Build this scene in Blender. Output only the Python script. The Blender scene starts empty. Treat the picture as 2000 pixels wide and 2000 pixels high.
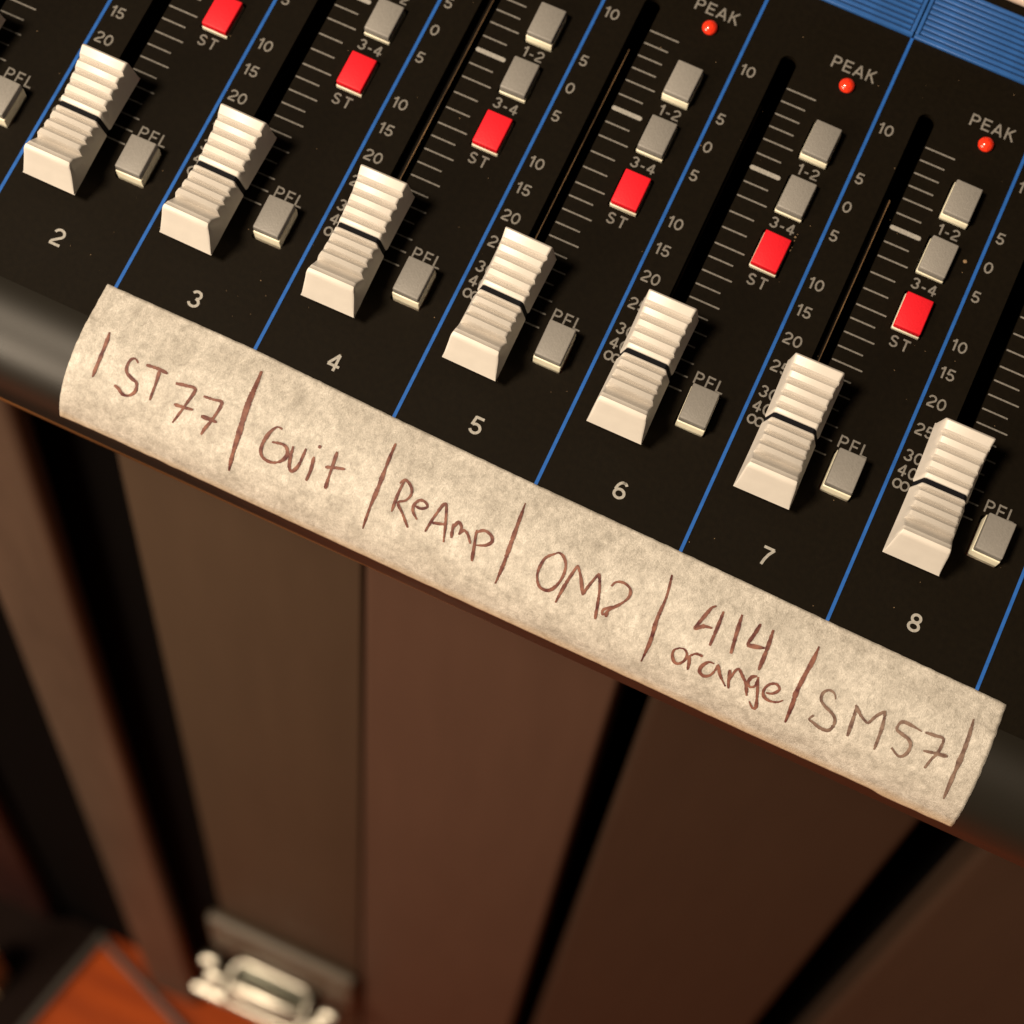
import bpy, bmesh, math, random
from mathutils import Vector, Matrix, noise
random.seed(7)
scene = bpy.context.scene
MM = 0.001

# ------------------------------------------------------------------ camera, world, lamps, exposure
# The console's own frame: x along the channels, y away from the player, z out of the panel (mm).
# CONSOLE turns it into world space: the panel is raked about 14 degrees towards the player.
AX = [[0.9985509286503337, 0.013425811737745269, 0.052113246595646305],
      [0.0, 0.9683796072872534, -0.24948133435226286],
      [-0.05381489469985069, 0.24911981809837652, 0.9669763561427325]]
DESK_H = 0.7603
CONSOLE = Matrix.Translation((0, 0, DESK_H)) @ Matrix(AX).to_4x4()

def con(x, y, z):
    return CONSOLE @ Vector((x * MM, y * MM, z * MM))

cam_d = bpy.data.cameras.new('camera')
cam = bpy.data.objects.new('camera', cam_d)
scene.collection.objects.link(cam)
CR = Matrix([[0.9071191726574408, 0.4204577424657924, 0.018710782929893123],
             [0.41152922557206845, -0.8767853669701198, -0.24877925308820897],
             [-0.08819582244830976, 0.2333724642446982, -0.9683794658268132]])
cm = Matrix([CR[0], -CR[1], -CR[2]]).transposed().to_4x4()
cam.matrix_world = CONSOLE @ (Matrix.Translation((0.14830043, -0.08623435, 0.33006163)) @ cm)
cam_d.sensor_width = 36
cam_d.lens = 3540.29 / 2000 * 36
cam_d.clip_start = 0.01
cam_d.clip_end = 20
cam_d.dof.use_dof = True
fp = con(140, 0, 2)
fwd = -(cam.matrix_world.to_3x3() @ Vector((0, 0, 1))).normalized()
cam_d.dof.focus_distance = (fp - cam.matrix_world.translation).dot(fwd)
cam_d.dof.aperture_fstop = 12.5
scene.camera = cam

world = bpy.data.worlds.new('World')
scene.world = world
world.use_nodes = True
world.node_tree.nodes['Background'].inputs[0].default_value = (1.0, 0.76, 0.55, 1)
world.node_tree.nodes['Background'].inputs[1].default_value = 0.03

def area(name, loc, target, size, power, col):
    d = bpy.data.lights.new(name, 'AREA')
    d.shape = 'DISK'; d.size = size; d.energy = power; d.color = col
    o = bpy.data.objects.new(name, d)
    o.location = loc
    o.rotation_euler = (Vector(target) - Vector(loc)).to_track_quat('-Z', 'Y').to_euler()
    scene.collection.objects.link(o)
mid = con(110, 40, 0)
WARM = (1.0, 0.81, 0.60)
area('room_lamp', mid + Vector((-0.95, -1.25, 0.34)), mid, 0.9, 25, WARM)
area('ceiling_lamp', mid + Vector((-0.40, -0.58, 0.98)), mid, 0.24, 21, WARM)

scene.view_settings.view_transform = 'Standard'
scene.view_settings.look = 'None'
scene.view_settings.exposure = 0
scene.view_settings.gamma = 1

# ------------------------------------------------------------------ materials
MATS = {}
def mat(name, col, rough=0.5, metal=0.0, bump=0.0, bscale=300, var=0.0, vscale=60, spec=0.5, stretch=(1, 1, 1), col2=None, coat=0.0, transl=0.0):
    m = bpy.data.materials.new(name); m.use_nodes = True
    nt = m.node_tree; N = nt.nodes; L = nt.links
    b = N['Principled BSDF']
    b.inputs['Base Color'].default_value = (*col, 1)
    b.inputs['Roughness'].default_value = rough
    b.inputs['Metallic'].default_value = metal
    b.inputs['Specular IOR Level'].default_value = spec
    b.inputs['Coat Weight'].default_value = coat
    tc = N.new('ShaderNodeTexCoord'); mp = N.new('ShaderNodeMapping')
    mp.inputs['Scale'].default_value = stretch
    L.new(tc.outputs['Object'], mp.inputs[0])
    if var > 0 or col2:
        n = N.new('ShaderNodeTexNoise'); n.inputs['Scale'].default_value = vscale; n.inputs['Detail'].default_value = 6
        L.new(mp.outputs[0], n.inputs['Vector'])
        r = N.new('ShaderNodeValToRGB')
        c2 = col2 or tuple(c * (1 - var) for c in col)
        c1 = col if col2 else tuple(min(1, c * (1 + var)) for c in col)
        r.color_ramp.elements[0].position = 0.32; r.color_ramp.elements[1].position = 0.68
        r.color_ramp.elements[0].color = (*c2, 1); r.color_ramp.elements[1].color = (*c1, 1)
        L.new(n.outputs['Fac'], r.inputs[0]); L.new(r.outputs[0], b.inputs['Base Color'])
    if bump > 0:
        n2 = N.new('ShaderNodeTexNoise'); n2.inputs['Scale'].default_value = bscale; n2.inputs['Detail'].default_value = 5
        L.new(mp.outputs[0], n2.inputs['Vector'])
        bp = N.new('ShaderNodeBump'); bp.inputs['Strength'].default_value = bump; bp.inputs['Distance'].default_value = 0.0002
        L.new(n2.outputs['Fac'], bp.inputs['Height']); L.new(bp.outputs[0], b.inputs['Normal'])
    MATS[name] = m
    return m

M_PANEL = mat('black_panel_paint', (0.0055, 0.0038, 0.0018), 0.6, bump=0.12, bscale=3000, var=0.15, vscale=900, spec=0.07)
def smudge(m, lo, hi, sc):
    nt = m.node_tree; b = nt.nodes['Principled BSDF']; n = nt.nodes.new('ShaderNodeTexNoise'); n.inputs['Scale'].default_value = sc; n.inputs['Detail'].default_value = 7
    tc = [x for x in nt.nodes if x.type == 'TEX_COORD'][0]; mr = nt.nodes.new('ShaderNodeMapRange')
    mr.inputs['From Min'].default_value = 0.35; mr.inputs['From Max'].default_value = 0.65
    mr.inputs['To Min'].default_value = lo; mr.inputs['To Max'].default_value = hi
    nt.links.new(tc.outputs['Object'], n.inputs['Vector']); nt.links.new(n.outputs['Fac'], mr.inputs['Value']); nt.links.new(mr.outputs[0], b.inputs['Roughness'])
smudge(M_PANEL, 0.57, 0.65, 45)
def nose_wear(m):        # the rounded edge is polished by hands, the flat of the panel is not
    nt = m.node_tree; b = nt.nodes['Principled BSDF']; tc = [x for x in nt.nodes if x.type == 'TEX_COORD'][0]
    sp = nt.nodes.new('ShaderNodeSeparateXYZ'); nt.links.new(tc.outputs['Object'], sp.inputs[0])
    for sock, a, c in (('Specular IOR Level', 0.07, 0.55), ('Roughness', 0.6, 0.37)):
        mr = nt.nodes.new('ShaderNodeMapRange'); mr.interpolation_type = 'SMOOTHSTEP'
        mr.inputs['From Min'].default_value = -0.0065; mr.inputs['From Max'].default_value = -0.019
        mr.inputs['To Min'].default_value = a; mr.inputs['To Max'].default_value = c
        nt.links.new(sp.outputs['Y'], mr.inputs['Value']); nt.links.new(mr.outputs[0], b.inputs[sock])
M_NOSE = mat('black_nose_plastic', (0.010, 0.0085, 0.006), 0.36, bump=0.06, bscale=3500, spec=0.8)
nose_wear(M_NOSE)
M_CAP = mat('ivory_plastic', (0.62, 0.585, 0.54), 0.38, bump=0.06, bscale=2500, var=0.07, vscale=120)
def vary(m, lo, hi):
    nt = m.node_tree; b = nt.nodes['Principled BSDF']; lk = b.inputs['Base Color'].links[0]
    oi = nt.nodes.new('ShaderNodeObjectInfo'); mr = nt.nodes.new('ShaderNodeMapRange')
    mr.inputs['To Min'].default_value = lo; mr.inputs['To Max'].default_value = hi
    hs = nt.nodes.new('ShaderNodeHueSaturation')
    nt.links.new(oi.outputs['Random'], mr.inputs['Value']); nt.links.new(mr.outputs[0], hs.inputs['Value'])
    nt.links.new(lk.from_socket, hs.inputs['Color']); nt.links.new(hs.outputs[0], b.inputs['Base Color'])
vary(M_CAP, 0.93, 1.03)
M_CAPLINE = mat('cap_line_black', (0.006, 0.006, 0.008), 0.6, spec=0.1)
M_GREY = mat('grey_plastic', (0.225, 0.215, 0.20), 0.5, bump=0.3, bscale=2600, var=0.06, vscale=1500)
M_RED = mat('red_plastic', (0.76, 0.012, 0.024), 0.5, spec=0.3, bump=0.2, bscale=2200, var=0.04, vscale=1200)
vary(M_GREY, 0.88, 1.06); vary(M_RED, 0.93, 1.03)
M_SKIRT = mat('white_skirt_plastic', (0.80, 0.76, 0.60), 0.4, var=0.05, vscale=800)
M_INK = mat('grey_print', (0.185, 0.175, 0.16), 0.7, spec=0.1, var=0.22, vscale=2200)
M_INK2 = mat('white_print', (0.30, 0.29, 0.265), 0.6, var=0.18, vscale=2200)
M_BLUE = mat('blue_print', (0.017, 0.10, 0.38), 0.6, spec=0.15, var=0.12, vscale=500)
M_BLUE_PL = mat('blue_trim_plastic', (0.019, 0.095, 0.32), 0.5, var=0.12, vscale=300, bump=0.2, bscale=1500)
M_BLUE_DK = mat('dark_blue_groove', (0.006, 0.035, 0.12), 0.6)
M_DARK = mat('slot_black', (0.0025, 0.0022, 0.002), 0.8, spec=0.1)
M_RAIL = mat('slot_shield', (0.004, 0.0025, 0.0012), 0.6, spec=0.15, var=0.3, vscale=90)
M_RAILEDGE = mat('brass_rail_edge', (0.22, 0.13, 0.06), 0.45, metal=0.1, var=0.5, vscale=150)
M_LED = mat('red_led_lens', (0.85, 0.035, 0.012), 0.16, var=0.35, vscale=1800, coat=0.6)
M_WOODTRIM = mat('amber_wood_trim', (0.20, 0.085, 0.024), 0.38, var=0.35, vscale=60, stretch=(0.3, 3, 3), bump=0.2, bscale=600)
M_BOARD = mat('brown_board', (0.055, 0.035, 0.0215), 0.6, var=0.05, vscale=30, stretch=(3, 3, 0.4), bump=0.3, bscale=900, spec=0.2)
M_BOARD_R = mat('red_brown_board', (0.066, 0.035, 0.023), 0.6, var=0.05, vscale=30, stretch=(3, 3, 0.4), bump=0.3, bscale=900, spec=0.2)
M_BOARD_SHADE = mat('shaded_brown_board', (0.025, 0.0135, 0.0075), 0.6, var=0.05, vscale=40, stretch=(3, 3, 0.4), bump=0.35, bscale=700, spec=0.25)  # shade on the right-hand cabinets, painted in as a darker board colour
M_POST = mat('brown_post', (0.070, 0.045, 0.030), 0.5, var=0.16, vscale=30, stretch=(2, 2, 0.5), bump=0.3, bscale=600)
M_INSIDE = mat('dark_cavity', (0.0014, 0.001, 0.0008), 0.9, spec=0.05)
M_MOULD = mat('grey_brown_moulding', (0.085, 0.066, 0.047), 0.5, var=0.1, vscale=60)
M_CHROME = mat('chrome', (0.52, 0.49, 0.42), 0.30, metal=1.0, bump=0.15, bscale=300)
M_LATCHBACK = mat('grey_steel', (0.16, 0.165, 0.13), 0.4, metal=0.6)
M_FLOOR = mat('orange_wood_floor', (0.36, 0.055, 0.003), 0.5, spec=0.15, col2=(0.22, 0.030, 0.002), vscale=28, stretch=(0.5, 4, 1), bump=0.2, bscale=300)
M_CABLE = mat('black_rubber', (0.045, 0.040, 0.034), 0.5, spec=0.5)
M_MAT = mat('black_felt', (0.010, 0.006, 0.005), 0.95, spec=0.05, bump=0.6, bscale=1500)
M_MAHOG = mat('dark_mahogany', (0.030, 0.004, 0.0015), 0.5, var=0.3, vscale=40, stretch=(3, 3, 0.4))
M_PALE = mat('pale_wood', (0.55, 0.42, 0.24), 0.5, var=0.12, vscale=50)
M_BEIGE = mat('beige_plastic', (0.66, 0.52, 0.44), 0.5, var=0.06, vscale=500)
M_DUST = mat('dust', (0.26, 0.17, 0.09), 0.9)

def pen_mat(name, dark, light, sc=420):
    m = mat(name, dark, 0.6, col2=light, vscale=sc, spec=0.3)
    return m
M_PEN = pen_mat('red_brown_ink', (0.065, 0.012, 0.012), (0.22, 0.095, 0.065), 650)
M_PEN_G = pen_mat('faded_brown_ink', (0.085, 0.045, 0.036), (0.22, 0.15, 0.115), 800)

def tape_mat():
    m = bpy.data.materials.new('masking_tape_paper'); m.use_nodes = True
    nt = m.node_tree; N = nt.nodes; L = nt.links; b = N['Principled BSDF']
    tc = N.new('ShaderNodeTexCoord')
    def nz(scale, stretch, detail=6, rough=0.6, dist=0.0):
        mp = N.new('ShaderNodeMapping'); mp.inputs['Scale'].default_value = stretch
        n = N.new('ShaderNodeTexNoise'); n.inputs['Scale'].default_value = scale
        n.inputs['Detail'].default_value = detail; n.inputs['Roughness'].default_value = rough; n.inputs['Distortion'].default_value = dist
        L.new(tc.outputs['UV'], mp.inputs[0]); L.new(mp.outputs[0], n.inputs['Vector']); return n
    a = nz(0.60, (1, 0.8, 1), 10, 0.82, 0.3)        # UV is in millimetres along the tape
    c = nz(4.2, (1.0, 0.6, 1), 4, 0.7, 0.5)
    d = nz(0.16, (1, 1, 1), 3, 0.5)
    r1 = N.new('ShaderNodeValToRGB'); r1.color_ramp.elements[0].position = 0.36; r1.color_ramp.elements[1].position = 0.62
    r1.color_ramp.elements[0].color = (0.325, 0.305, 0.275, 1); r1.color_ramp.elements[1].color = (0.60, 0.57, 0.53, 1)
    L.new(a.outputs['Fac'], r1.inputs[0])
    r2 = N.new('ShaderNodeValToRGB'); r2.color_ramp.elements[0].position = 0.34; r2.color_ramp.elements[1].position = 0.66
    r2.color_ramp.elements[0].color = (0.72, 0.71, 0.69, 1); r2.color_ramp.elements[1].color = (1.12, 1.12, 1.12, 1)
    L.new(c.outputs['Fac'], r2.inputs[0])
    mx = N.new('ShaderNodeMix'); mx.data_type = 'RGBA'; mx.blend_type = 'MULTIPLY'; mx.inputs[0].default_value = 0.75
    L.new(r1.outputs[0], mx.inputs[6]); L.new(r2.outputs[0], mx.inputs[7])
    r3 = N.new('ShaderNodeValToRGB'); r3.color_ramp.elements[0].position = 0.35; r3.color_ramp.elements[1].position = 0.65
    r3.color_ramp.elements[0].color = (0.86, 0.85, 0.82, 1); r3.color_ramp.elements[1].color = (1.1, 1.1, 1.08, 1)
    L.new(d.outputs['Fac'], r3.inputs[0])
    mx2 = N.new('ShaderNodeMix'); mx2.data_type = 'RGBA'; mx2.blend_type = 'MULTIPLY'; mx2.inputs[0].default_value = 1
    L.new(mx.outputs[2], mx2.inputs[6]); L.new(r3.outputs[0], mx2.inputs[7])
    sp = N.new('ShaderNodeSeparateXYZ'); L.new(tc.outputs['UV'], sp.inputs[0])
    mr = N.new('ShaderNodeMapRange'); mr.inputs['From Min'].default_value = 28.6; mr.inputs['From Max'].default_value = 31.4; mr.inputs['To Max'].default_value = 0.55
    L.new(sp.outputs['Y'], mr.inputs['Value'])
    mx3 = N.new('ShaderNodeMix'); mx3.data_type = 'RGBA'; mx3.inputs[7].default_value = (0.56, 0.40, 0.22, 1)   # amber glow of the thin lower edge, painted into the colour
    L.new(mr.outputs[0], mx3.inputs[0]); L.new(mx2.outputs[2], mx3.inputs[6])
    L.new(mx3.outputs[2], b.inputs['Base Color'])
    b.inputs['Roughness'].default_value = 0.36; b.inputs['Specular IOR Level'].default_value = 0.5
    ad = N.new('ShaderNodeMath'); ad.operation = 'ADD'
    L.new(a.outputs['Fac'], ad.inputs[0]); L.new(c.outputs['Fac'], ad.inputs[1])
    bp = N.new('ShaderNodeBump'); bp.inputs['Strength'].default_value = 0.40; bp.inputs['Distance'].default_value = 0.00035
    L.new(ad.outputs[0], bp.inputs['Height']); L.new(bp.outputs[0], b.inputs['Normal'])
    return m
M_TAPE = tape_mat()

# ------------------------------------------------------------------ helpers
COL = scene.collection
def mesh_obj(name, me, m=None, parent=None, loc=None):
    o = bpy.data.objects.new(name, me); COL.objects.link(o)
    if m and not me.materials: me.materials.append(m)
    if parent: o.parent = parent
    if loc: o.location = Vector(loc) * MM
    return o
def from_bm(name, bm, smooth=False):
    me = bpy.data.meshes.new(name); bmesh.ops.recalc_face_normals(bm, faces=bm.faces)
    bm.to_mesh(me); bm.free()
    if smooth:
        for p in me.polygons: p.use_smooth = True
        me.set_sharp_from_angle(angle=math.radians(38))
    return me
def box_bm(x0, x1, y0, y1, z0, z1, bev=0, seg=2, bm=None, taper=0):
    own = bmesh.new()
    bmesh.ops.create_cube(own, size=1)
    for v in own.verts:
        top = v.co.z > 0
        tx = taper if top else 0
        v.co = Vector(((x0 + tx if v.co.x < 0 else x1 - tx), (y0 + tx if v.co.y < 0 else y1 - tx), (z1 if top else z0))) * MM
    if bev: bmesh.ops.bevel(own, geom=list(own.edges), offset=bev * MM, segments=seg, profile=0.5, affect='EDGES')
    if bm is None: return own
    me = bpy.data.meshes.new('tmp'); own.to_mesh(me); own.free(); bm.from_mesh(me); bpy.data.meshes.remove(me)
    return bm
def box(name, dims, m, parent=None, bev=0, seg=2, taper=0, loc=None):
    return mesh_obj(name, from_bm(name, box_bm(*dims, bev=bev, seg=seg, taper=taper), smooth=bev > 0), m, parent, loc)
def copy_obj(src, loc, parent):
    o = src.copy(); COL.objects.link(o); o.parent = parent; o.location = Vector(loc) * MM
    return o
def top(name, label, cat, mtx=None, group=None):
    o = bpy.data.objects.new(name, None); COL.objects.link(o)
    o.empty_display_size = 0.02
    if mtx is not None: o.matrix_world = mtx
    o['label'] = label; o['category'] = cat
    if group: o['group'] = group
    return o
def curve_sheet(name, outers, thick, z, bevel=0):
    """2D outline with holes -> mesh with thickness (mm)."""
    cu = bpy.data.curves.new(name, 'CURVE'); cu.dimensions = '2D'; cu.fill_mode = 'BOTH'
    cu.extrude = thick * MM / 2; cu.bevel_depth = bevel * MM
    for pts in outers:
        s = cu.splines.new('POLY'); s.points.add(len(pts) - 1); s.use_cyclic_u = True
        for i, (x, y) in enumerate(pts): s.points[i].co = (x * MM, y * MM, 0, 1)
    o = bpy.data.objects.new(name, cu); COL.objects.link(o)
    dg = bpy.context.evaluated_depsgraph_get(); dg.update()
    me = bpy.data.meshes.new_from_object(o.evaluated_get(dg))
    COL.objects.unlink(o); bpy.data.objects.remove(o); bpy.data.curves.remove(cu)
    for v in me.vertices: v.co.z += (z - thick / 2) * MM
    me.name = name
    return me
def arc(cx, cy, rx, ry, a0, a1, n=14):
    return [(cx + rx * math.cos(math.radians(a0 + (a1 - a0) * i / n)), cy + ry * math.sin(math.radians(a0 + (a1 - a0) * i / n))) for i in range(n + 1)]
h_ = 0.08
GLYPH = {   # centre-line strokes of a plain grotesque, cap height 1, with advance width
    '0': (0.66, [arc(0.33, 0.5, 0.245, 0.42, 90, 450, 28)]),
    '1': (0.44, [[(0.30, 0), (0.30, 1)], [(0.06, 0.75), (0.17, 0.78), (0.245, 0.86), (0.27, 0.97)]]),
    '2': (0.64, [arc(0.32, 0.69, 0.235, 0.235, 172, -38) + [(0.13, 0.22), (0.085, h_)], [(0.05, h_), (0.59, h_)]]),
    '3': (0.64, [arc(0.31, 0.715, 0.205, 0.205, 165, -80), arc(0.31, 0.30, 0.235, 0.22, 85, -165)]),
    '4': (0.66, [[(0.43, 0), (0.43, 0.93)], [(0.43, 0.95), (0.07, 0.31)], [(0.04, 0.29), (0.63, 0.29)]]),
    '5': (0.64, [[(0.55, 0.92), (0.15, 0.92)], [(0.16, 0.96), (0.10, 0.46)], arc(0.31, 0.32, 0.235, 0.245, 140, -158)]),
    '6': (0.64, [arc(0.32, 0.31, 0.235, 0.235, 0, 360, 24), arc(0.36, 0.45, 0.275, 0.475, 178, 88) + arc(0.34, 0.72, 0.20, 0.205, 88, 25, 6)]),
    '7': (0.60, [[(0.04, 0.92), (0.55, 0.92)], [(0.55, 0.93), (0.36, 0.60), (0.26, 0.30), (0.21, 0)]]),
    '8': (0.64, [arc(0.32, 0.72, 0.195, 0.20, 0, 360, 22), arc(0.32, 0.29, 0.235, 0.215, 0, 360, 24)]),
    '9': (0.64, [arc(0.32, 0.69, 0.235, 0.235, 0, 360, 24), arc(0.28, 0.55, 0.275, 0.475, -2, -92) + arc(0.30, 0.28, 0.20, 0.205, -92, -155, 6)]),
    '-': (0.40, [[(0.05, 0.38), (0.35, 0.38)]]),
    'P': (0.66, [[(0.10, 0), (0.10, 1)], [(0.10, 0.92), (0.36, 0.92)] + arc(0.36, 0.69, 0.22, 0.23, 88, -88) + [(0.10, 0.46)]]),
    'E': (0.64, [[(0.10, 0), (0.10, 1)], [(0.1, 0.92), (0.60, 0.92)], [(0.1, 0.51), (0.56, 0.51)], [(0.1, h_), (0.61, h_)]]),
    'F': (0.60, [[(0.10, 0), (0.10, 1)], [(0.1, 0.92), (0.57, 0.92)], [(0.1, 0.50), (0.52, 0.50)]]),
    'L': (0.56, [[(0.10, 0), (0.10, 1)], [(0.1, h_), (0.54, h_)]]),
    'A': (0.70, [[(0.04, 0), (0.35, 0.98)], [(0.35, 0.98), (0.66, 0)], [(0.15, 0.30), (0.55, 0.30)]]),
    'K': (0.68, [[(0.10, 0), (0.10, 1)], [(0.58, 1), (0.10, 0.42)], [(0.27, 0.60), (0.63, 0)]]),
    'S': (0.66, [arc(0.33, 0.715, 0.215, 0.21, 25, 180, 10) + [(0.13, 0.62), (0.25, 0.54), (0.42, 0.48), (0.54, 0.40)] + arc(0.33, 0.29, 0.235, 0.215, 20, -165, 12)]),
    'T': (0.60, [[(0.30, 0), (0.30, 1)], [(0.02, 0.92), (0.58, 0.92)]]),
    'o': (0.62, [arc(0.32, 0.5, 0.26, 0.33, 0, 360, 24)]),
}
def text_mesh(s, height, align='CENTER', width=None, weight=0.15):
    XS = 1.12
    adv = [GLYPH[c][0] * XS for c in s]; gap = 0.07 if 'o' not in s else -0.08
    if width: gap = (width / height - sum(adv)) / max(1, len(s) - 1)
    total = sum(adv) + gap * (len(s) - 1)
    x = 0 if align == 'LEFT' else -total / 2
    bm = bmesh.new(); lay = 0
    for c, a in zip(s, adv):
        for st in GLYPH[c][1]:
            lay += 1; z = 0.05 + 0.003 * lay
            pts = [Vector((x + px * XS, py - 0.5)) for px, py in st]; closed = (pts[0] - pts[-1]).length < 1e-4
            if closed: pts = pts[:-1]
            n = len(pts); prev = None; first = None
            for i, p in enumerate(pts):
                pa = pts[(i - 1) % n] if (closed or i > 0) else None
                pb = pts[(i + 1) % n] if (closed or i < n - 1) else None
                da = (p - pa).normalized() if pa is not None else (pb - p).normalized()
                db = (pb - p).normalized() if pb is not None else da
                t = (da + db).normalized(); nn = Vector((-t.y, t.x)); k = 1 / max(0.5, nn.dot(Vector((-da.y, da.x))))
                vs = [bm.verts.new(Vector(((p.x + nn.x * q * k) * height, (p.y + nn.y * q * k) * height, z)) * MM) for q in (-weight / 2, weight / 2)]
                if prev: bm.faces.new((prev[0], vs[0], vs[1], prev[1]))
                else: first = vs
                prev = vs
            if closed: bm.faces.new((prev[0], first[0], first[1], prev[1]))
        x += a + gap
    me = bpy.data.meshes.new('lettering'); bm.to_mesh(me); bm.free()
    return me
def rrect(x0, x1, y0, y1, r, n=4):
    pts = []
    for cx, cy, a in ((x1 - r, y1 - r, 0), (x0 + r, y1 - r, 90), (x0 + r, y0 + r, 180), (x1 - r, y0 + r, 270)):
        for i in range(n + 1):
            t = math.radians(a + 90 * i / n); pts.append((cx + r * math.cos(t), cy + r * math.sin(t)))
    return pts

# ------------------------------------------------------------------ nose profile (shared by nose, tape and pen)
YC, NA, NB = -6.0, 18.0, 16.0
PROF = [(2.0, 0.0), (YC, 0.0)] + [(YC - NA * math.sin(math.radians(90 * i / 120)), -NB + NB * math.cos(math.radians(90 * i / 120))) for i in range(1, 121)] + [(YC - NA, -20.0)]
SL = [0.0]
for a, b in zip(PROF, PROF[1:]): SL.append(SL[-1] + math.hypot(b[0] - a[0], b[1] - a[1]))
def on_nose(s, off=0.0):
    s = max(0.0, min(SL[-1] - 1e-6, s))
    i = 0
    lo, hi = 0, len(SL) - 1
    while hi - lo > 1:
        m_ = (lo + hi) // 2
        if SL[m_] <= s: lo = m_
        else: hi = m_
    a, b = PROF[lo], PROF[lo + 1]; t = (s - SL[lo]) / (SL[lo + 1] - SL[lo])
    dy, dz = b[0] - a[0], b[1] - a[1]; l = math.hypot(dy, dz)
    return a[0] + dy * t + off * (dz / l) * 1.0, a[1] + dz * t - off * (dy / l)

# ------------------------------------------------------------------ the mixing console
P = 30.0
KS = list(range(-1, 8))                       # channels 1 .. 9
X0, X1 = -62.0, 278.0
console = top('mixing_console', 'black audio mixing console with white faders, blue dividing lines and grey and red buttons', 'mixing console', CONSOLE)

# face panel with fader slots and button openings cut through it
outl = [[(X0, YC), (X1, YC), (X1, 300), (X0, 300)]]
BTN = {'12': (22.12, 87.6, 2.85), '34': (22.15, 75.0, 2.05), 'st': (22.12, 62.2, 1.6), 'pfl': (22.0, 26.3, 4.3)}
for k in KS:
    ox = k * P
    outl.append(rrect(ox + 7.65, ox + 11.15, 16, 103.3, 1.7, 6))
    for n, (bx, by, bz) in BTN.items():
        outl.append(rrect(ox + bx - 3.25, ox + bx + 3.25, by - 4.35, by + 4.35, 0.5, 3))
mesh_obj('face_panel', curve_sheet('face_panel', outl, 1.2, 0.0), M_PANEL, console)
box('slot_backing', (X0, X1, 10, 120, -16, -15), M_DARK, console)

# rolled front nose
bm = bmesh.new(); rows = []
nseg = 68
prof_n = [(YC, 0.0)] + PROF[2:]
for i in range(nseg + 1):
    x = X0 + (X1 - X0) * i / nseg
    rows.append([bm.verts.new(Vector((x, y, z)) * MM) for y, z in prof_n] + [bm.verts.new(Vector((x, -18, -20)) * MM), bm.verts.new(Vector((x, 0, -12)) * MM)])
for a, b in zip(rows, rows[1:]):
    for j in range(len(a) - 1): bm.faces.new((a[j], a[j + 1], b[j + 1], b[j]))
mesh_obj('front_nose', from_bm('front_nose', bm, True), M_NOSE, console)
# wooden trim under the nose; it runs slightly out of parallel
bm = bmesh.new(); rows = []
for i in range(nseg + 1):
    x = X0 + (X1 - X0) * i / nseg
    d = -25.5 + (x - 20) * 0.026 + 0.25 * noise.noise(Vector((x * 0.05, 3, 0)))
    ring = [(-23.7, -19.2), (-23.9, -20.2), (-23.7, d + 1.0), (-23.0, d), (-15, d + 0.5), (-15, -19.2)]
    rows.append([bm.verts.new(Vector((x, y, z)) * MM) for y, z in ring])
for a, b in zip(rows, rows[1:]):
    for j in range(len(a)): bm.faces.new((a[j], a[(j + 1) % len(a)], b[(j + 1) % len(a)], b[j]))
bm.faces.new(rows[0]); bm.faces.new(rows[-1][::-1])
mesh_obj('wood_trim', from_bm('wood_trim', bm, True), M_WOODTRIM, console)
# body of the console under the panel
bm = box_bm(X0 + 2, X1 - 2, 14, 298, -70, -17)
mesh_obj('case_body', from_bm('case_body', bm), M_PANEL, console)
box('end_cheek', (X0 - 14, X0, -20, 300, -72, 6), M_WOODTRIM, console, bev=1.5)
box('end_cheek', (X1, X1 + 14, -20, 300, -72, 6), M_WOODTRIM, console, bev=1.5)

# blue dividing lines
me = from_bm('divider_line', box_bm(-0.33, 0.33, -5.0, 117.6, 0.0, 0.07))
for k in range(-2, 9):
    if X0 < k * P < X1: mesh_obj('divider_line', me, M_BLUE, console, (k * P, 0, 0.005))

# printed scale: long, short and unity marks
def tick_mesh(L_, w):
    r = w / 2
    return curve_sheet('scale_mark', [rrect(0, L_, -r, r, r * 0.9, 3)], 0.05, 0.06)
t_long, t_short, t_unity = tick_mesh(6.35, 0.32), tick_mesh(5.25, 0.32), tick_mesh(6.5, 0.95)
LONG = [96.35, 84.25, 70.9, 59.7, 53.45, 47.25, 41.0, 34.75, 31.85, 28.8]
SHORT = [93.35, 90.3, 87.3, 80.85, 74.2, 67.1, 63.4, 56.6, 50.3, 44.15, 37.95]
digits = {}
def txt(s, height, **kw):
    key = (s, height)
    if key not in digits: digits[key] = text_mesh(s, height, **kw)
    return digits[key]
SCALE = [('10', 96.5), ('5', 84.4), ('0', 77.7), ('5', 70.95), ('10', 60.05), ('15', 53.85), ('20', 47.5), ('25', 41.3), ('30', 35.55), ('40', 32.35), ('oo', 29.45)]
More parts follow.
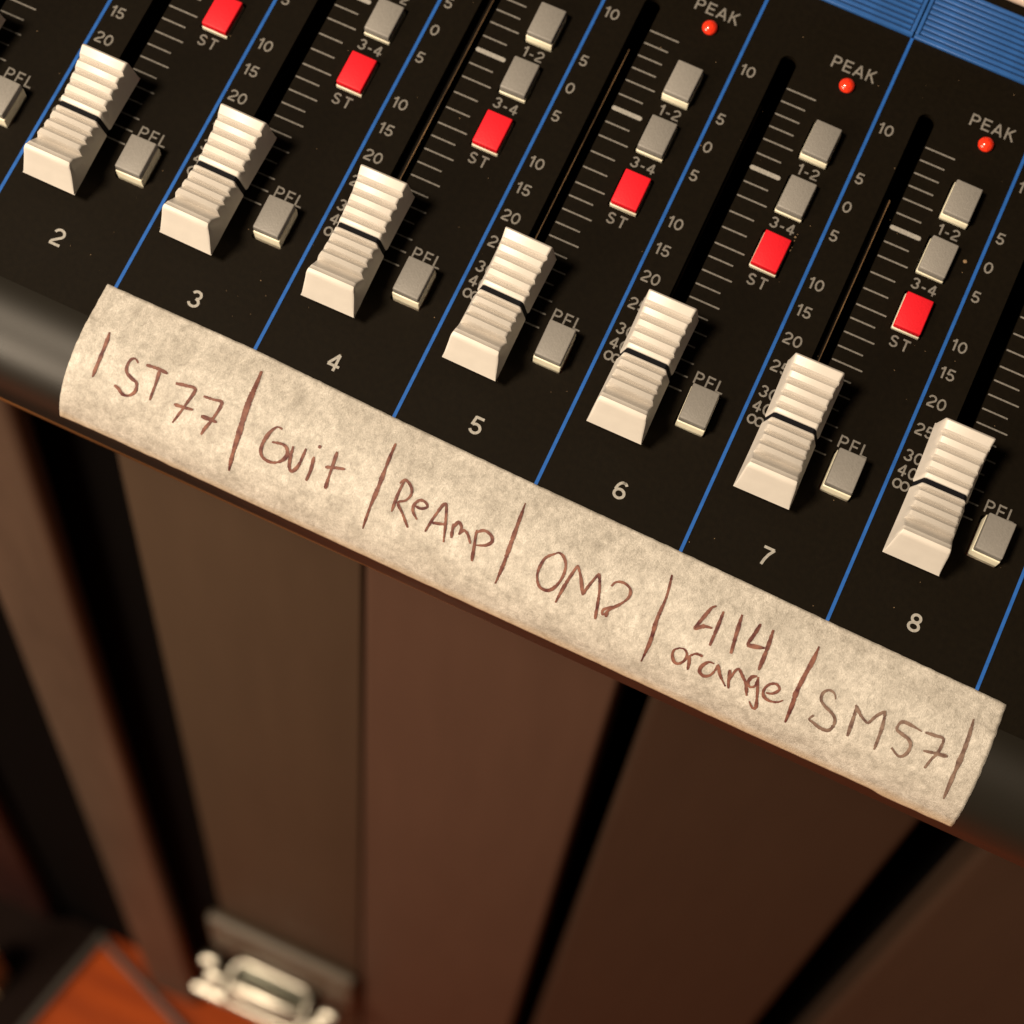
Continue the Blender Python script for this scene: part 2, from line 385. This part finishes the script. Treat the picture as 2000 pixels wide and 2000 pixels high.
for k in KS:
    ox = k * P
    for y in LONG: mesh_obj('scale_mark', t_long, M_INK, console, (ox + 11.25, y, 0))
    for y in SHORT: mesh_obj('scale_mark', t_short, M_INK, console, (ox + 11.25, y, 0))
    mesh_obj('scale_mark', t_unity, M_INK2, console, (ox + 11.2, 77.6, 0))
    for s, y in SCALE:
        mesh_obj('scale_number', txt(s, 2.5 if s != 'oo' else 2.55, align='LEFT', weight=0.145), M_INK, console, (ox + 1.05, y, 0))
    mesh_obj('peak_lettering', txt('PEAK', 2.75, width=9.5, weight=0.14), M_INK, console, (ox + 21.9, 106.1, 0))
    mesh_obj('button_lettering', txt('1-2', 2.4, width=4.6), M_INK, console, (ox + 22.15, 81.3, 0))
    mesh_obj('button_lettering', txt('3-4', 2.41, width=5.3), M_INK, console, (ox + 22.0, 68.6, 0))
    mesh_obj('button_lettering', txt('ST', 2.5, width=4.1), M_INK, console, (ox + 21.95, 55.7, 0))
    mesh_obj('button_lettering', txt('PFL', 2.6, width=6.2, weight=0.14), M_INK, console, (ox + 21.8, 32.6, 0))
    mesh_obj('channel_number', txt(str(k + 2), 3.7, weight=0.145), M_INK2, console, (ox + 15.0, 5.85, 0))

# blue ribbed plates behind the strips
rib = from_bm('rib', box_bm(0.9, P - 1.25, 0, 0.82, 0, 0.75, bev=0.12, seg=1), True)
edge = from_bm('plate_border', box_bm(0, P - 0.35, 0, 0.95, 0, 0.8, bev=0.12, seg=1), True)
side = from_bm('plate_border', box_bm(0, 0.75, 0.95, 14.1, 0, 0.8, bev=0.1, seg=1), True)
plate = from_bm('trim_plate', box_bm(0, P - 0.35, 0.0, 14.1, 0, 0.25))
for k in range(-2, 9):
    pl = mesh_obj('trim_plate', plate, M_BLUE_DK, console, (k * P + 0.17, 117.6, 0.05))
    if k * P + P > X1: pass
    mesh_obj('plate_border', edge, M_BLUE_PL, pl, (0, -0.05, 0.0))
    for x in (-0.02, P - 1.08): mesh_obj('plate_border', side, M_BLUE_PL, pl, (x, -0.01, 0.0))
    for i in range(10): mesh_obj('rib', rib, M_BLUE_PL, pl, (0, 1.35 + i * 1.29, 0.0))
box('beige_strip', (X0 + 1, X1 - 1, 133.7, 160, 0.1, 2.2), M_BEIGE, console, bev=0.5)

# slot shields seen through the slots
for k in KS:
    rx = {2: 9.2, 3: 8.8, 4: 8.02, 5: 9.2, 7: 11.0, 1: 9.4, 0: 9.6, 6: 9.6, -1: 9.6}[k]
    if k in (0, 1, 6, -1): continue
    y1 = {2: 96, 3: 92, 4: 92, 5: 84, 7: 100}[k]
    sh = box('slot_shield', (k * P + rx - 3.2, k * P + rx - 0.06, 18, y1, -2.9, -2.7), M_RAIL, console)
    box('rail_edge', (k * P + rx - 0.06, k * P + rx + 0.06, 18, y1, -2.9, -2.5), M_RAILEDGE, sh)

# peak lights
bm = bmesh.new()
bmesh.ops.create_uvsphere(bm, u_segments=20, v_segments=12, radius=1.62 * MM)
for v in bm.verts: v.co.z = max(v.co.z * 0.8, -0.3 * MM)
led = from_bm('lens', bm, True)
bm = bmesh.new()
bmesh.ops.create_cone(bm, cap_ends=True, segments=24, radius1=1.85 * MM, radius2=1.75 * MM, depth=0.14 * MM)
bez = from_bm('bezel', bm)
for k in KS:
    pk = mesh_obj('peak_light', led, M_LED, console, (k * P + 21.99, 101.97, 0.25))
    mesh_obj('bezel', bez, M_DARK, pk, (0, 0, -0.2))

# push buttons: key top over a white stem
def key_mesh(h): return from_bm('push_button', box_bm(-2.76, 2.76, -3.8, 3.8, -h, 0, bev=0.26, seg=3, taper=0.05), True)
key = {'tall': key_mesh(1.45), 'mid': key_mesh(1.95), 'low': key_mesh(1.6), 'pfl': key_mesh(1.9)}
bmk = box_bm(-2.86, 2.86, -3.93, 3.9, -7, 0, bev=0.25, seg=2)
skirt = from_bm('stem', bmk, True)
key_red = key['low'].copy(); key_red.materials.clear()
for k in KS:
    for n, (bx, by, bz) in BTN.items():
        loc = (k * P + bx + random.uniform(-.07, .07), by + random.uniform(-.1, .1), bz + random.uniform(-.1, .1))
        if n == 'st': b = mesh_obj('push_button', key_red, M_RED, console, loc); h = 1.55; b['label'] = 'red ST button pressed in'
        elif n == '34': b = mesh_obj('push_button', key['mid'], M_GREY, console, loc); h = 1.95
        elif n == 'pfl': b = mesh_obj('push_button', key['pfl'], M_GREY, console, loc); h = 1.9
        else: b = mesh_obj('push_button', key['tall'], M_GREY, console, loc); h = 1.45
        b.rotation_euler = (math.radians(random.uniform(-.8, .8)), math.radians(random.uniform(-1.2, 1.2)), math.radians(random.uniform(-1.3, 1.3)))
        mesh_obj('stem', skirt, M_SKIRT, b, (0, 0 if n != 'pfl' else -0.05, -h - 0.12))

# fader caps
YM = 28.75
def cap_meshes():
    GR = [38.55, 36.1, 33.7, 31.3, 27.6, 25.35, 23.15, 20.75]
    def CUT(n_):
        if n_ == 7: return 2.2, 0.22, 2.35
        return (1.3, 0.20, 1.12) if n_ < 4 else (1.25, 0.18, 1.12)
    def ztop(y):
        u = abs(y - YM) / 11.9
        z = 9.1 + 1.5 * u + 1.35 * u ** 3.0
        for n_, g in enumerate(GR):       # g = foot of the steep wall; the valley floor rises gently towards the player
            dep, a, b = CUT(n_)
            d = y - g
            if 0 <= d < a: z -= dep * (1 - d / a)
            elif -b < d < 0:
                t = 1 + d / b
                z -= dep * t
        return z
    def hw(z, y):
        kk = 0.085 + 0.115 * max(0, 1 - ((y - YM) / 11.8) ** 2)
        return 5.66 - kk * (z - 2.5)
    prof = [(14.3, 4.0), (14.75, 5.2), (15.4, 7.1), (16.15, 9.2), (16.55, 10.7), (16.75, 11.3), (17.05, 11.65), (17.45, 11.85)]
    ys = {17.75, 39.2, 39.7, 40.0, YM - 0.95, YM - 0.60, YM - 0.51, YM + 0.51, YM + 0.60, YM + 0.95}
    for n_, g in enumerate(GR):
        a, b = CUT(n_)[1:]
        ys |= {g, g + a, g + a + 0.10, g - 0.10, g - b * 0.5, g - b + 0.10, g - b, g - b - 0.08, g + a * 0.5}
    ys = sorted(y for y in ys if 17.7 < y < 40.05)
    ys = [y for k_, y in enumerate(ys) if k_ == 0 or y - ys[k_ - 1] > 0.015]
    for y in ys:
        e = abs(y - YM)
        if e > 0.55: prof.append((y, ztop(y) - (0.22 if e < 0.62 else 0.04 if e < 1.0 else 0)))
        else: prof.append((y, ztop(y) - 0.8))
    prof += [(40.3, 11.75), (40.6, 11.6), (40.85, 11.2), (40.95, 10.4), (41.2, 8.0), (41.5, 5.6), (41.75, 4.0)]
    bm = bmesh.new(); rows = []
    for (y, z) in prof:
        dip = 0.45 if abs(y - YM) < 0.55 else 0.12 if abs(y - YM) < 0.62 else 0.0
        ch = min(0.42, max(0.0, (z - 4.0) * 0.2))
        yb = y
        w = hw(z, y) - dip
        zs = z - ch
        ws = hw(zs, y) - dip
        zm = 4.0 + (zs - 4.0) * 0.5
        row = []
        for sgn in (-1, 1):
            pts = [(sgn * (hw(4.0, y) + 0.12 - dip), y, 4.0), (sgn * (hw(zm, y) - dip), y, zm), (sgn * ws, y, zs), (sgn * (w - ch * 0.28), y, z - ch * 0.3), (sgn * (w - ch), y, z)]
            row.append([bm.verts.new(Vector((px, py - YM, pz)) * MM) for px, py, pz in pts])
        rows.append(row[0] + [bm.verts.new(Vector((xx, y - YM, z + (0.0))) * MM) for xx in (0.0,)] + row[1][::-1])
    for a, b in zip(rows, rows[1:]):
        for j in range(len(a) - 1): bm.faces.new((a[j], a[j + 1], b[j + 1], b[j]))
    for r in rows: pass
    bm.faces.new(rows[0][::-1]); bm.faces.new(rows[-1])
    for a, b in zip(rows, rows[1:]): bm.faces.new((a[-1], a[0], b[0], b[-1]))
    bmesh.ops.remove_doubles(bm, verts=bm.verts, dist=1e-7)
    body = from_bm('fader_cap', bm, True)
    bm = bmesh.new(); rows = []
    z = ztop(YM) - 0.42
    for y in (YM - 0.52, YM + 0.52):
        pts = []
        for sgn in (-1, 1):
            q = [(sgn * (hw(4.0, YM) - 0.12), 4.0), (sgn * (hw(z - 0.4, YM) - 0.25), z - 0.4), (sgn * (hw(z, YM) - 0.6), z)]
            pts += q if sgn < 0 else q[::-1]
        rows.append([bm.verts.new(Vector((x, y - YM, zz)) * MM) for x, zz in pts])
    a, b = rows
    for j in range(len(a)): bm.faces.new((a[j], a[(j + 1) % len(a)], b[(j + 1) % len(a)], b[j]))
    bm.faces.new(a); bm.faces.new(b[::-1])
    line = from_bm('centre_line', bm)
    return body, line
cap_body, cap_line = cap_meshes()
stemm = from_bm('cap_stem', box_bm(-1.0, 1.0, -3.5, 3.5, -6, 2.3))
for k in KS:
    dy = -0.45 + 0.14 * k if k >= 0 else -0.5
    c = mesh_obj('fader_cap', cap_body, M_CAP, console, (k * P + 9.48, YM + dy, random.uniform(-0.05, 0.1)))
    c.rotation_euler = (math.radians(random.uniform(-0.5, 0.5)), math.radians(random.uniform(-1.0, 1.0)), math.radians(random.uniform(-0.7, 0.7)))
    mesh_obj('centre_line', cap_line, M_CAPLINE, c)
    mesh_obj('cap_stem', stemm, M_DARK, c)

# specks of dust and a chip of old glue on the panel
bm = bmesh.new()
def speck(x, y, r):
    m_ = Matrix.Translation(Vector((x, y, 0.04)) * MM) @ Matrix.Scale(0.25, 4, (0, 0, 1))
    bmesh.ops.create_icosphere(bm, subdivisions=1, radius=r * MM, matrix=m_)
speck(177.3, 77.0, 0.45)
for i in range(170): speck(random.uniform(-10, 240), random.uniform(-3, 115), random.uniform(0.03, 0.11))
for i in range(6): speck(145.2 + random.uniform(-.2, .2), 68.2 - i * 0.75, random.uniform(0.1, 0.26))
du = mesh_obj('dust', from_bm('dust', bm), M_DUST, console); du['kind'] = 'stuff'

# ------------------------------------------------------------------ masking tape with handwriting
tape = top('masking_tape', 'strip of worn beige masking tape with handwritten channel names along the console front edge', 'tape', CONSOLE)
def lerp_tab(tab, x):
    if x <= tab[0][0]: return tab[0][1]
    for (a, va), (b, vb) in zip(tab, tab[1:]):
        if x <= b: return va + (vb - va) * (x - a) / (b - a)
    return tab[-1][1]
S_TOP = [(28, 0.65), (60, 0.5), (90, 1.4), (120, 1.95), (150, 2.25), (180, 2.75), (211, 3.1), (218, 3.3)]
S_BOT = [(28, 31.5), (31, 31.2), (40, 30.9), (58, 31.1), (94, 31.4), (120, 31.7), (144, 31.6), (176, 32.0), (199, 31.6), (201.5, 31.7), (203.5, 32.5), (210, 32.3), (218, 32.1)]
bm = bmesh.new(); NX, NS = 300, 60; uvl = bm.loops.layers.uv.new('UVMap'); grid = []
for i in range(NX + 1):
    row = []
    for j in range(NS + 1):
        v = j / NS
        s_n = lerp_tab(S_TOP, 28.3 + 188 * i / NX); 
        x = 28.3 + (216.0 + 1.6 * v ** 1.3 - 28.3) * i / NX
        s0 = lerp_tab(S_TOP, x) + 0.10 * noise.noise(Vector((x * 0.6, 1, 0))); s1 = lerp_tab(S_BOT, x) + 0.22 * noise.noise(Vector((x * 0.35, 5, 0)))
        if i in (0, NX): x += 0.12 * noise.noise(Vector((v * 22, i, 2)))
        s = s0 + (s1 - s0) * v
        wr = noise.noise(Vector((x * 0.09, s * 0.28, 3.0))) * 0.10 + noise.noise(Vector((x * 0.5, s * 0.4, 9.0))) * 0.035
        edge_d = min(x - 28.3, 216 - x, s - s0, s1 - s)
        y, z = on_nose(s, 0.16 + max(0, wr) * min(1, max(0.2, edge_d / 2)))
        row.append((bm.verts.new(Vector((x, y, z)) * MM), x, s))
    grid.append(row)
for i in range(NX):
    for j in range(NS):
        q = [grid[i][j], grid[i][j + 1], grid[i + 1][j + 1], grid[i + 1][j]]
        f_ = bm.faces.new([a[0] for a in q])
        for lp, a in zip(f_.loops, q): lp[uvl].uv = (a[1], a[2])
me = bpy.data.meshes.new('paper_strip'); bm.normal_update(); bm.to_mesh(me); bm.free()
for p in me.polygons: p.use_smooth = True
ts = mesh_obj('paper_strip', me, M_TAPE, tape)
so = ts.modifiers.new('thickness', 'SOLIDIFY'); so.thickness = 0.13 * MM; so.offset = -1

HANDWRITING = [
    ('|0', [[[33.34,9.2],[33.63,11.13],[33.78,14.42],[33.71,18.46]]]),
    ('ST77', [[[41.09,12.36],[40.12,11.78],[39.41,12.43],[39.29,13.66],[39.72,14.8],[41.11,15.51],[42.33,15.97],[42.59,17.52],[41.67,18.78],[40.38,19.03],[39.28,18.33],[38.33,18.08]],[[42.63,12.0],[44.91,11.76],[47.16,11.83]],[[45.49,11.9],[45.8,14.44],[45.89,17.9]],[[49.36,12.86],[51.39,12.46],[53.34,12.42],[52.8,15.65],[52.12,18.3],[51.54,20.11]],[[50.63,16.61],[52.6,16.4],[54.5,16.06]],[[55.35,12.92],[57.3,12.72],[59.14,12.67],[58.73,16.0],[57.95,18.37],[57.62,19.89]],[[56.4,16.54],[58.21,16.4],[59.74,16.38]]]),
    ('|1', [[[63.23,3.84],[63.5,6.72],[63.82,10.73],[64.42,15.79],[64.67,20.08],[64.87,24.62]]]),
    ('Guit', [[[71.9,12.45],[70.87,12.41],[69.98,13.8],[69.49,16.18],[69.73,18.08],[70.74,18.98],[72.46,19.04],[73.85,18.23],[74.66,16.85],[74.4,15.64],[73.27,14.98],[71.03,15.42]],[[75.17,14.46],[75.49,16.81],[76.01,18.6],[76.8,18.91],[77.51,17.23],[77.6,13.87]],[[79.61,14.62],[79.99,17.11],[79.9,19.54]],[[79.86,12.2],[79.84,12.87]],[[83.29,11.99],[83.57,14.83],[83.89,19.4]],[[82.36,15.54],[84.11,14.92],[86.05,14.38]]]),
    ('|2', [[[92.67,5.94],[92.87,9.47],[93.24,14.61],[93.21,18.99],[93.3,23.88]]]),
    ('ReAmp', [[[97.3,11.8],[97.19,14.49],[97.37,18.07]],[[96.72,12.56],[97.33,11.52],[98.78,12.12],[99.54,13.42],[99.06,14.96],[97.85,16.01],[99.51,17.59],[101.37,19.63]],[[100.81,15.16],[102.33,15.2],[103.29,14.37],[102.51,13.73],[101.42,13.9],[100.81,15.16],[101.15,16.33],[102.43,17.42]],[[104.7,18.91],[105.26,15.46],[106.18,12.47],[107.56,15.4],[108.74,19.31]],[[105.32,16.76],[107.82,16.01]],[[109.12,15.19],[109.77,17.89]],[[109.34,15.92],[109.87,14.62],[110.8,15.25],[110.84,16.72]],[[110.84,16.72],[111.44,15.56],[112.45,15.99],[113.54,17.39]],[[113.6,14.47],[114.33,17.29],[115.06,20.4]],[[113.57,15.15],[114.9,14.05],[116.5,14.31],[117.12,15.34],[116.29,16.46],[114.47,17.23]]]),
    ('|3', [[[119.81,6.11],[120.15,9.69],[120.53,14.12],[120.83,18.66],[120.75,22.67]]]),
    ('OM2', [[[129.09,12.36],[127.64,13.84],[127.27,15.98],[127.58,17.85],[128.7,19.38],[130.37,19.44],[131.45,18.06],[131.95,15.82],[131.64,13.66],[130.56,12.35],[129.44,12.04],[128.86,12.57]],[[132.63,21.0],[132.97,17.01],[133.65,12.68]],[[133.65,12.68],[135.2,14.65],[136.74,17.43]],[[136.69,17.45],[137.1,15.26],[137.94,12.42]],[[137.94,12.42],[139.41,15.68],[140.72,20.72]],[[140.95,13.66],[141.45,12.62],[142.86,12.14],[144.43,12.73],[144.77,14.2],[143.91,15.91],[142.65,17.51],[141.65,19.37]],[[141.59,19.39],[141.41,18.27],[142.91,16.98]],[[142.36,19.44],[142.15,18.15]]]),
    ('|4', [[[150.37,7.05],[151.09,11.13],[151.24,15.96],[151.77,19.98],[151.8,25.01]]]),
    ('414', [[[160.23,8.97],[159.66,9.51],[159.35,10.33],[158.72,12.52],[158.32,14.32],[159.62,13.32],[161.22,13.0]],[[161.86,9.31],[162.01,12.36],[162.1,16.13]],[[165.23,8.43],[165.63,11.78],[166.26,15.84]],[[169.04,8.58],[168.72,10.91],[168.42,12.93],[169.84,12.82],[171.49,12.33]],[[171.6,8.63],[171.93,12.13],[172.18,16.51]]]),
    ('orange', [[[157.36,18.82],[156.51,19.68],[156.6,20.84],[157.45,21.95],[158.36,21.84],[159.08,20.63],[158.94,19.36],[158.13,18.73],[157.27,18.93]],[[159.49,19.38],[160.01,20.91],[160.31,22.32]],[[159.48,19.67],[160.38,18.64],[161.81,18.52]],[[164.27,18.91],[163.25,19.03],[162.43,20.27],[162.41,21.51],[163.45,22.06],[164.5,21.34],[164.96,19.88],[165.04,18.82],[166.16,20.48],[167.95,22.18]],[[167.39,18.67],[167.91,20.48],[168.62,22.3]],[[168.11,20.83],[168.26,18.82],[168.77,17.86],[170.01,18.83],[171.19,20.0],[172.22,22.09]],[[172.43,17.65],[171.6,18.19],[171.36,19.47],[172.07,20.16],[172.84,19.47],[172.76,17.91]],[[172.65,17.68],[173.81,20.77],[174.7,23.52],[174.21,23.98],[173.1,22.91]],[[175.14,19.84],[176.32,19.48],[177.14,18.2],[176.23,17.5],[175.14,18.04],[174.58,19.47],[175.12,20.7],[176.48,21.06],[177.88,20.58],[178.6,19.81]]]),
    ('|5', [[[180.5,7.9],[180.45,10.91],[180.22,13.97],[180.14,17.31],[180.45,19.76],[180.78,23.92]]]),
    ('SM57', [[[187.19,15.52],[186.51,14.61],[185.38,14.46],[184.6,15.37],[184.79,16.66],[185.97,17.49],[187.59,18.12],[188.67,19.03],[188.9,20.41],[188.38,21.62],[186.86,21.81],[185.33,21.37],[184.41,21.09],[184.83,19.95]],[[192.06,21.04],[191.58,17.59],[191.25,15.25]],[[190.87,14.88],[192.56,16.27],[194.34,17.15]],[[194.34,17.15],[195.19,15.08],[196.27,13.71]],[[196.22,13.6],[196.97,16.66],[197.5,21.24]],[[203.78,14.31],[201.57,14.07],[199.8,14.22],[199.45,15.75],[200.73,16.24],[202.23,16.63],[203.08,17.62],[203.0,19.4],[202.0,20.37],[200.1,19.41]],[[204.38,14.19],[206.14,14.01],[207.87,13.96],[208.0,16.62],[207.48,18.3],[207.15,20.4]],[[205.49,17.43],[207.63,16.94],[209.92,16.53]]]),
    ('|6', [[[211.42,8.31],[211.84,11.84],[212.16,16.0],[212.44,20.18],[213.0,24.73]]]),
]

def smooth_path(pts, step=0.28):
    if len(pts) == 2: pts = [pts[0], ((pts[0][0] + pts[1][0]) / 2, (pts[0][1] + pts[1][1]) / 2), pts[1]]
    out = []
    P_ = [pts[0]] + list(pts) + [pts[-1]]
    for i in range(1, len(P_) - 2):
        p0, p1, p2, p3 = (Vector(P_[i - 1]), Vector(P_[i]), Vector(P_[i + 1]), Vector(P_[i + 2]))
        n = max(2, int((p2 - p1).length / step))
        for k in range(n):
            t = k / n
            out.append(0.5 * ((2 * p1) + (-p0 + p2) * t + (2 * p0 - 5 * p1 + 4 * p2 - p3) * t * t + (-p0 + 3 * p1 - 3 * p2 + p3) * t ** 3))
    out.append(Vector(pts[-1]))
    return out
WIDTH = {'|0': 0.62, '|1': 0.85, '|2': 0.62, '|3': 0.6, '|4': 0.6, '|5': 0.72, '|6': 0.66, 'ST77': 0.62, 'Guit': 0.62, 'ReAmp': 0.5, 'OM2': 0.52, '414': 0.66, 'orange': 0.5, 'SM57': 0.56}
seed = 0; word_no = 0
for name, strokes in HANDWRITING:
    bm = bmesh.new(); base = WIDTH[name] * 1.25
    for st in strokes:
        seed += 1
        path = smooth_path([tuple(q) for q in st]); prev = None; n = len(path)
        for i, c in enumerate(path):
            t = (path[min(i + 1, n - 1)] - path[max(i - 1, 0)])
            if t.length < 1e-6: t = Vector((1, 0))
            t.normalize(); nn = Vector((-t.y, t.x))
            u = i / max(1, n - 1)
            w = base * (0.86 + 0.45 * noise.noise(Vector((i * 0.13, seed * 3.1, 0))) + 0.30 * noise.noise(Vector((i * 0.9, seed, 4))))
            if name[0] == '|': w *= 0.62 + 0.55 * math.sin(math.pi * min(1, 0.12 + u * 0.85))
            w *= min(1.0, 0.55 + 3.0 * min(u, 1 - u)); w = max(w, 0.16)
            j1 = 0.05 * noise.noise(Vector((i * 1.7, seed, 7))); j2 = 0.05 * noise.noise(Vector((i * 1.7, seed, 11)))
            vs = []
            for q in (-w / 2 + j1, 0, w / 2 + j2):
                x = c.x + nn.x * q; s = c.y + nn.y * q
                y, z = on_nose(s, 0.30); vs.append(bm.verts.new(Vector((x, y, z)) * MM))
            if prev:
                for a in range(2): bm.faces.new((prev[a], prev[a + 1], vs[a + 1], vs[a]))
            prev = vs
    nm = 'divider_stroke' if name[0] == '|' else 'handwritten_word'
    mm_ = M_PEN_G if name in ('SM57', '|6') else M_PEN
    o = mesh_obj(nm, from_bm(nm, bm, True), mm_, tape)
    if name[0] != '|':
        word_no += 1
        o['label'] = ('first', 'second', 'third', 'fourth', 'fifth, upper', 'fifth, lower', 'last')[word_no - 1] + ' handwritten name from the left'

# ------------------------------------------------------------------ what stands below: boards, post, latch, floor (world frame, mm, z up from the floor)
H = DESK_H * 1000
def wtop(name, label, cat, x, y, z=0, group=None):
    return top(name, label, cat, Matrix.Translation(Vector((x, y, z)) * MM), group)
fl = box('floor', (-1500, 1500, -1500, 1500, -20, 0), M_FLOOR); fl['kind'] = 'structure'

YB = 34.7
def board(name, label, x0, x1, grp=None, y=YB, z1=730):
    t = wtop(name, label, 'cabinet', x0, y)
    return t
cabA = wtop('cabinet', 'brown boarded cabinet with a thin vertical seam and a chrome latch under the console', 'cabinet', -15, YB)
def lb(name, dims, m, parent, bev=0, seg=2):   # box in world mm, child of a thing placed at its own origin
    po = parent.matrix_world.translation / MM if parent.parent is None else (parent.parent.matrix_world.translation / MM)
    d = (dims[0] - po.x, dims[1] - po.x, dims[2] - po.y, dims[3] - po.y, dims[4] - po.z, dims[5] - po.z)
    return mesh_obj(name, from_bm(name, box_bm(*d, bev=bev, seg=seg), bev > 0), m, parent)
bpy.context.view_layer.update()
lb('front_board', (-8, 66.6, YB, YB + 18, 3, 720), M_BOARD, cabA, bev=1.2)
lb('front_board', (67.2, 142.5, YB, YB + 18, 3, 720), M_BOARD_R, cabA, bev=2.2, seg=3)
lb('cabinet_body', (-6, 141, YB + 10, YB + 260, 5, 718), M_INSIDE, cabA)
mo = lb('moulding', (-13, 66, YB - 7, YB, H - 622, H - 574), M_MOULD, cabA, bev=3.4, seg=4)
cabB = wtop('cabinet', 'narrow brown cabinet with shade painted in, between two black gaps right of the seamed one', 'cabinet', 152, YB); bpy.context.view_layer.update()
lb('front_board', (151.0, 229.5, YB + 1, YB + 19, 3, 720), M_BOARD_SHADE, cabB, bev=3.5, seg=4)
lb('cabinet_body', (153, 228, YB + 10, YB + 260, 5, 718), M_INSIDE, cabB)
cabC = wtop('cabinet', 'brown cabinet with shade painted in, at the lower right corner under the console', 'cabinet', 241, YB); bpy.context.view_layer.update()
lb('front_board', (245.5, 420, YB, YB + 18, 3, 720), M_BOARD_SHADE, cabC, bev=3.5, seg=4)
lb('cabinet_body', (248, 418, YB + 10, YB + 260, 5, 718), M_INSIDE, cabC)

post = wtop('stand_leg', 'brown upright wooden leg with rounded edges left of the cabinet', 'leg', -45, 30); bpy.context.view_layer.update()
lb('upright', (-60, -28, 21.5, 31, 4, 700), M_POST, post, bev=4, seg=5)
lb('foot', (-59, -34, 23, 30, 0, 4), M_CABLE, post, bev=0.8)

# chrome latch near the foot of the cabinet, its face turned up at an angle
latch = top('chrome_latch', 'chrome metal latch with a long barrel and round knobs low on the brown cabinet', 'latch')
def lfix():
    m = Matrix(((1, 0, 0), (0, 0.8, -0.6), (0, 0.6, 0.8)))
    latch.matrix_world = Matrix.Translation(Vector((24.65, 20.7, H - 618.5)) * MM) @ m.to_4x4()
lfix()
def cyl(name, p0, p1, r, m, parent, seg=24, bev=0):
    a, b = Vector(p0) * MM, Vector(p1) * MM
    bm = bmesh.new()
    q = (b - a).to_track_quat('Z', 'Y').to_matrix().to_4x4()
    bmesh.ops.create_cone(bm, cap_ends=True, segments=seg, radius1=r * MM, radius2=r * MM, depth=(b - a).length, matrix=Matrix.Translation((a + b) / 2) @ q)
    if bev:
        eds = [e for e in bm.edges if any(len(f_.verts) > 4 for f_ in e.link_faces)]
        bmesh.ops.bevel(bm, geom=eds, offset=bev * MM, segments=3, profile=0.5, affect='EDGES')
    return mesh_obj(name, from_bm(name, bm, True), m, parent)
def loop_tube(pts, r, closed=True):
    cu = bpy.data.curves.new('loop', 'CURVE'); cu.dimensions = '3D'; cu.bevel_depth = r * MM; cu.bevel_resolution = 4
    s = cu.splines.new('POLY'); s.points.add(len(pts) - 1); s.use_cyclic_u = closed
    for i, p in enumerate(pts): s.points[i].co = (*(Vector(p) * MM), 1)
    o = bpy.data.objects.new('loop', cu); COL.objects.link(o)
    dg = bpy.context.evaluated_depsgraph_get(); dg.update()
    me = bpy.data.meshes.new_from_object(o.evaluated_get(dg))
    COL.objects.unlink(o); bpy.data.objects.remove(o); bpy.data.curves.remove(cu)
    for p in me.polygons: p.use_smooth = True
    return me
# local frame: x along the cabinet, y up the sloping face, z out of it
box('back_plate', (-20, 20, -12, 6, -6, -4.5), M_LATCHBACK, latch, bev=0.6)
mesh_obj('loop_frame', loop_tube([(x, y, 0) for x, y in rrect(-21, 20, -16, 6.5, 5, 5)], 2.0), M_CHROME, latch)
cyl('barrel', (-18, -6.6, 0.5), (18.5, -6.6, 0.5), 4.3, M_CHROME, latch, bev=1.6)
for kx, sg in ((-33.5, 1), (32.5, -1)):
    cyl('knob', (kx - 5.5, -1.0, -2), (kx + 4.5, -1.0, -2), 4.3, M_CHROME, latch, bev=2)
    cyl('knob', (kx - 4 + 4 * sg, -6.5, 0), (kx + 6 + 4 * sg, -6.5, 0), 5.4, M_CHROME, latch, bev=2.4)
for kx in (-21.5, 22): cyl('rivet', (kx, -11, -1.5), (kx, -11, 2.5), 3.0, M_CHROME, latch, bev=1.4)
box('base_flange', (-38, 40, -20, -15.5, -5, -2), M_CHROME, latch, bev=0.9)
mb = box('mount_block', (-24, 24, -13, 9, -13.5, -6), M_INSIDE, latch, bev=1)

# floor things at the lower left
fm = wtop('floor_mat', 'black felt mat with a grey edge on the orange wooden floor at lower left', 'mat', -120, 0); bpy.context.view_layer.update()
me = curve_sheet('felt', [[(-400 + 120, -500), (-190 + 120, -420), (-98 + 120, 38), (-98 + 120, 400), (-400 + 120, 400)]], 3, 3.2)
mesh_obj('felt', me, M_MAT, fm)
mesh_obj('edge_trim', loop_tube([(-190 + 120, -420, 3.5), (-152 + 120, -230, 3.5), (-113 + 120, -36, 3.5), (-98 + 120, 36, 3.5)], 2.6, False), M_CABLE, fm)
cb = mesh_obj('cable', loop_tube([(x, y, 2.4) for x, y in ((-99, 36), (-97, 33.5), (-82, 27.5), (-60, 19.5), (-36, 10.5), (-10, 1), (40, -24), (120, -90), (260, -140))], 2.3, False), M_CABLE)
cb['label'] = 'thin black cable lying on the orange floor in front of the brown leg'; cb['category'] = 'cable'
bc = wtop('gap_filler_case', 'black case widened to black out the shaded gap beside the brown leg', 'case', -120, 40); bpy.context.view_layer.update()
lb('shell', (-124, -8.5, 37, 300, 1, 690), M_INSIDE, bc, bev=2)  # widened behind the leg so the shaded gap shows black
lb('corner_bead', (-125, -122, 33, 38, 4, 690), M_INSIDE, bc, bev=0.5)
mh = box('side_panel', (-175, -128, 30, 300, 4, 690), M_MAHOG, bev=2)
mh['label'] = 'dark red mahogany side panel at the left edge behind the black mat'; mh['category'] = 'side panel'
pw = box('wooden_batten', (-150, -133, -20, -6, 4, 60), M_PALE, bev=1)
pw['label'] = 'pale wooden batten end at the bottom left corner'; pw['category'] = 'batten'
rw = box('back_wall', (-1500, 1500, 700, 730, 0, 2200), M_INSIDE); rw['kind'] = 'structure'
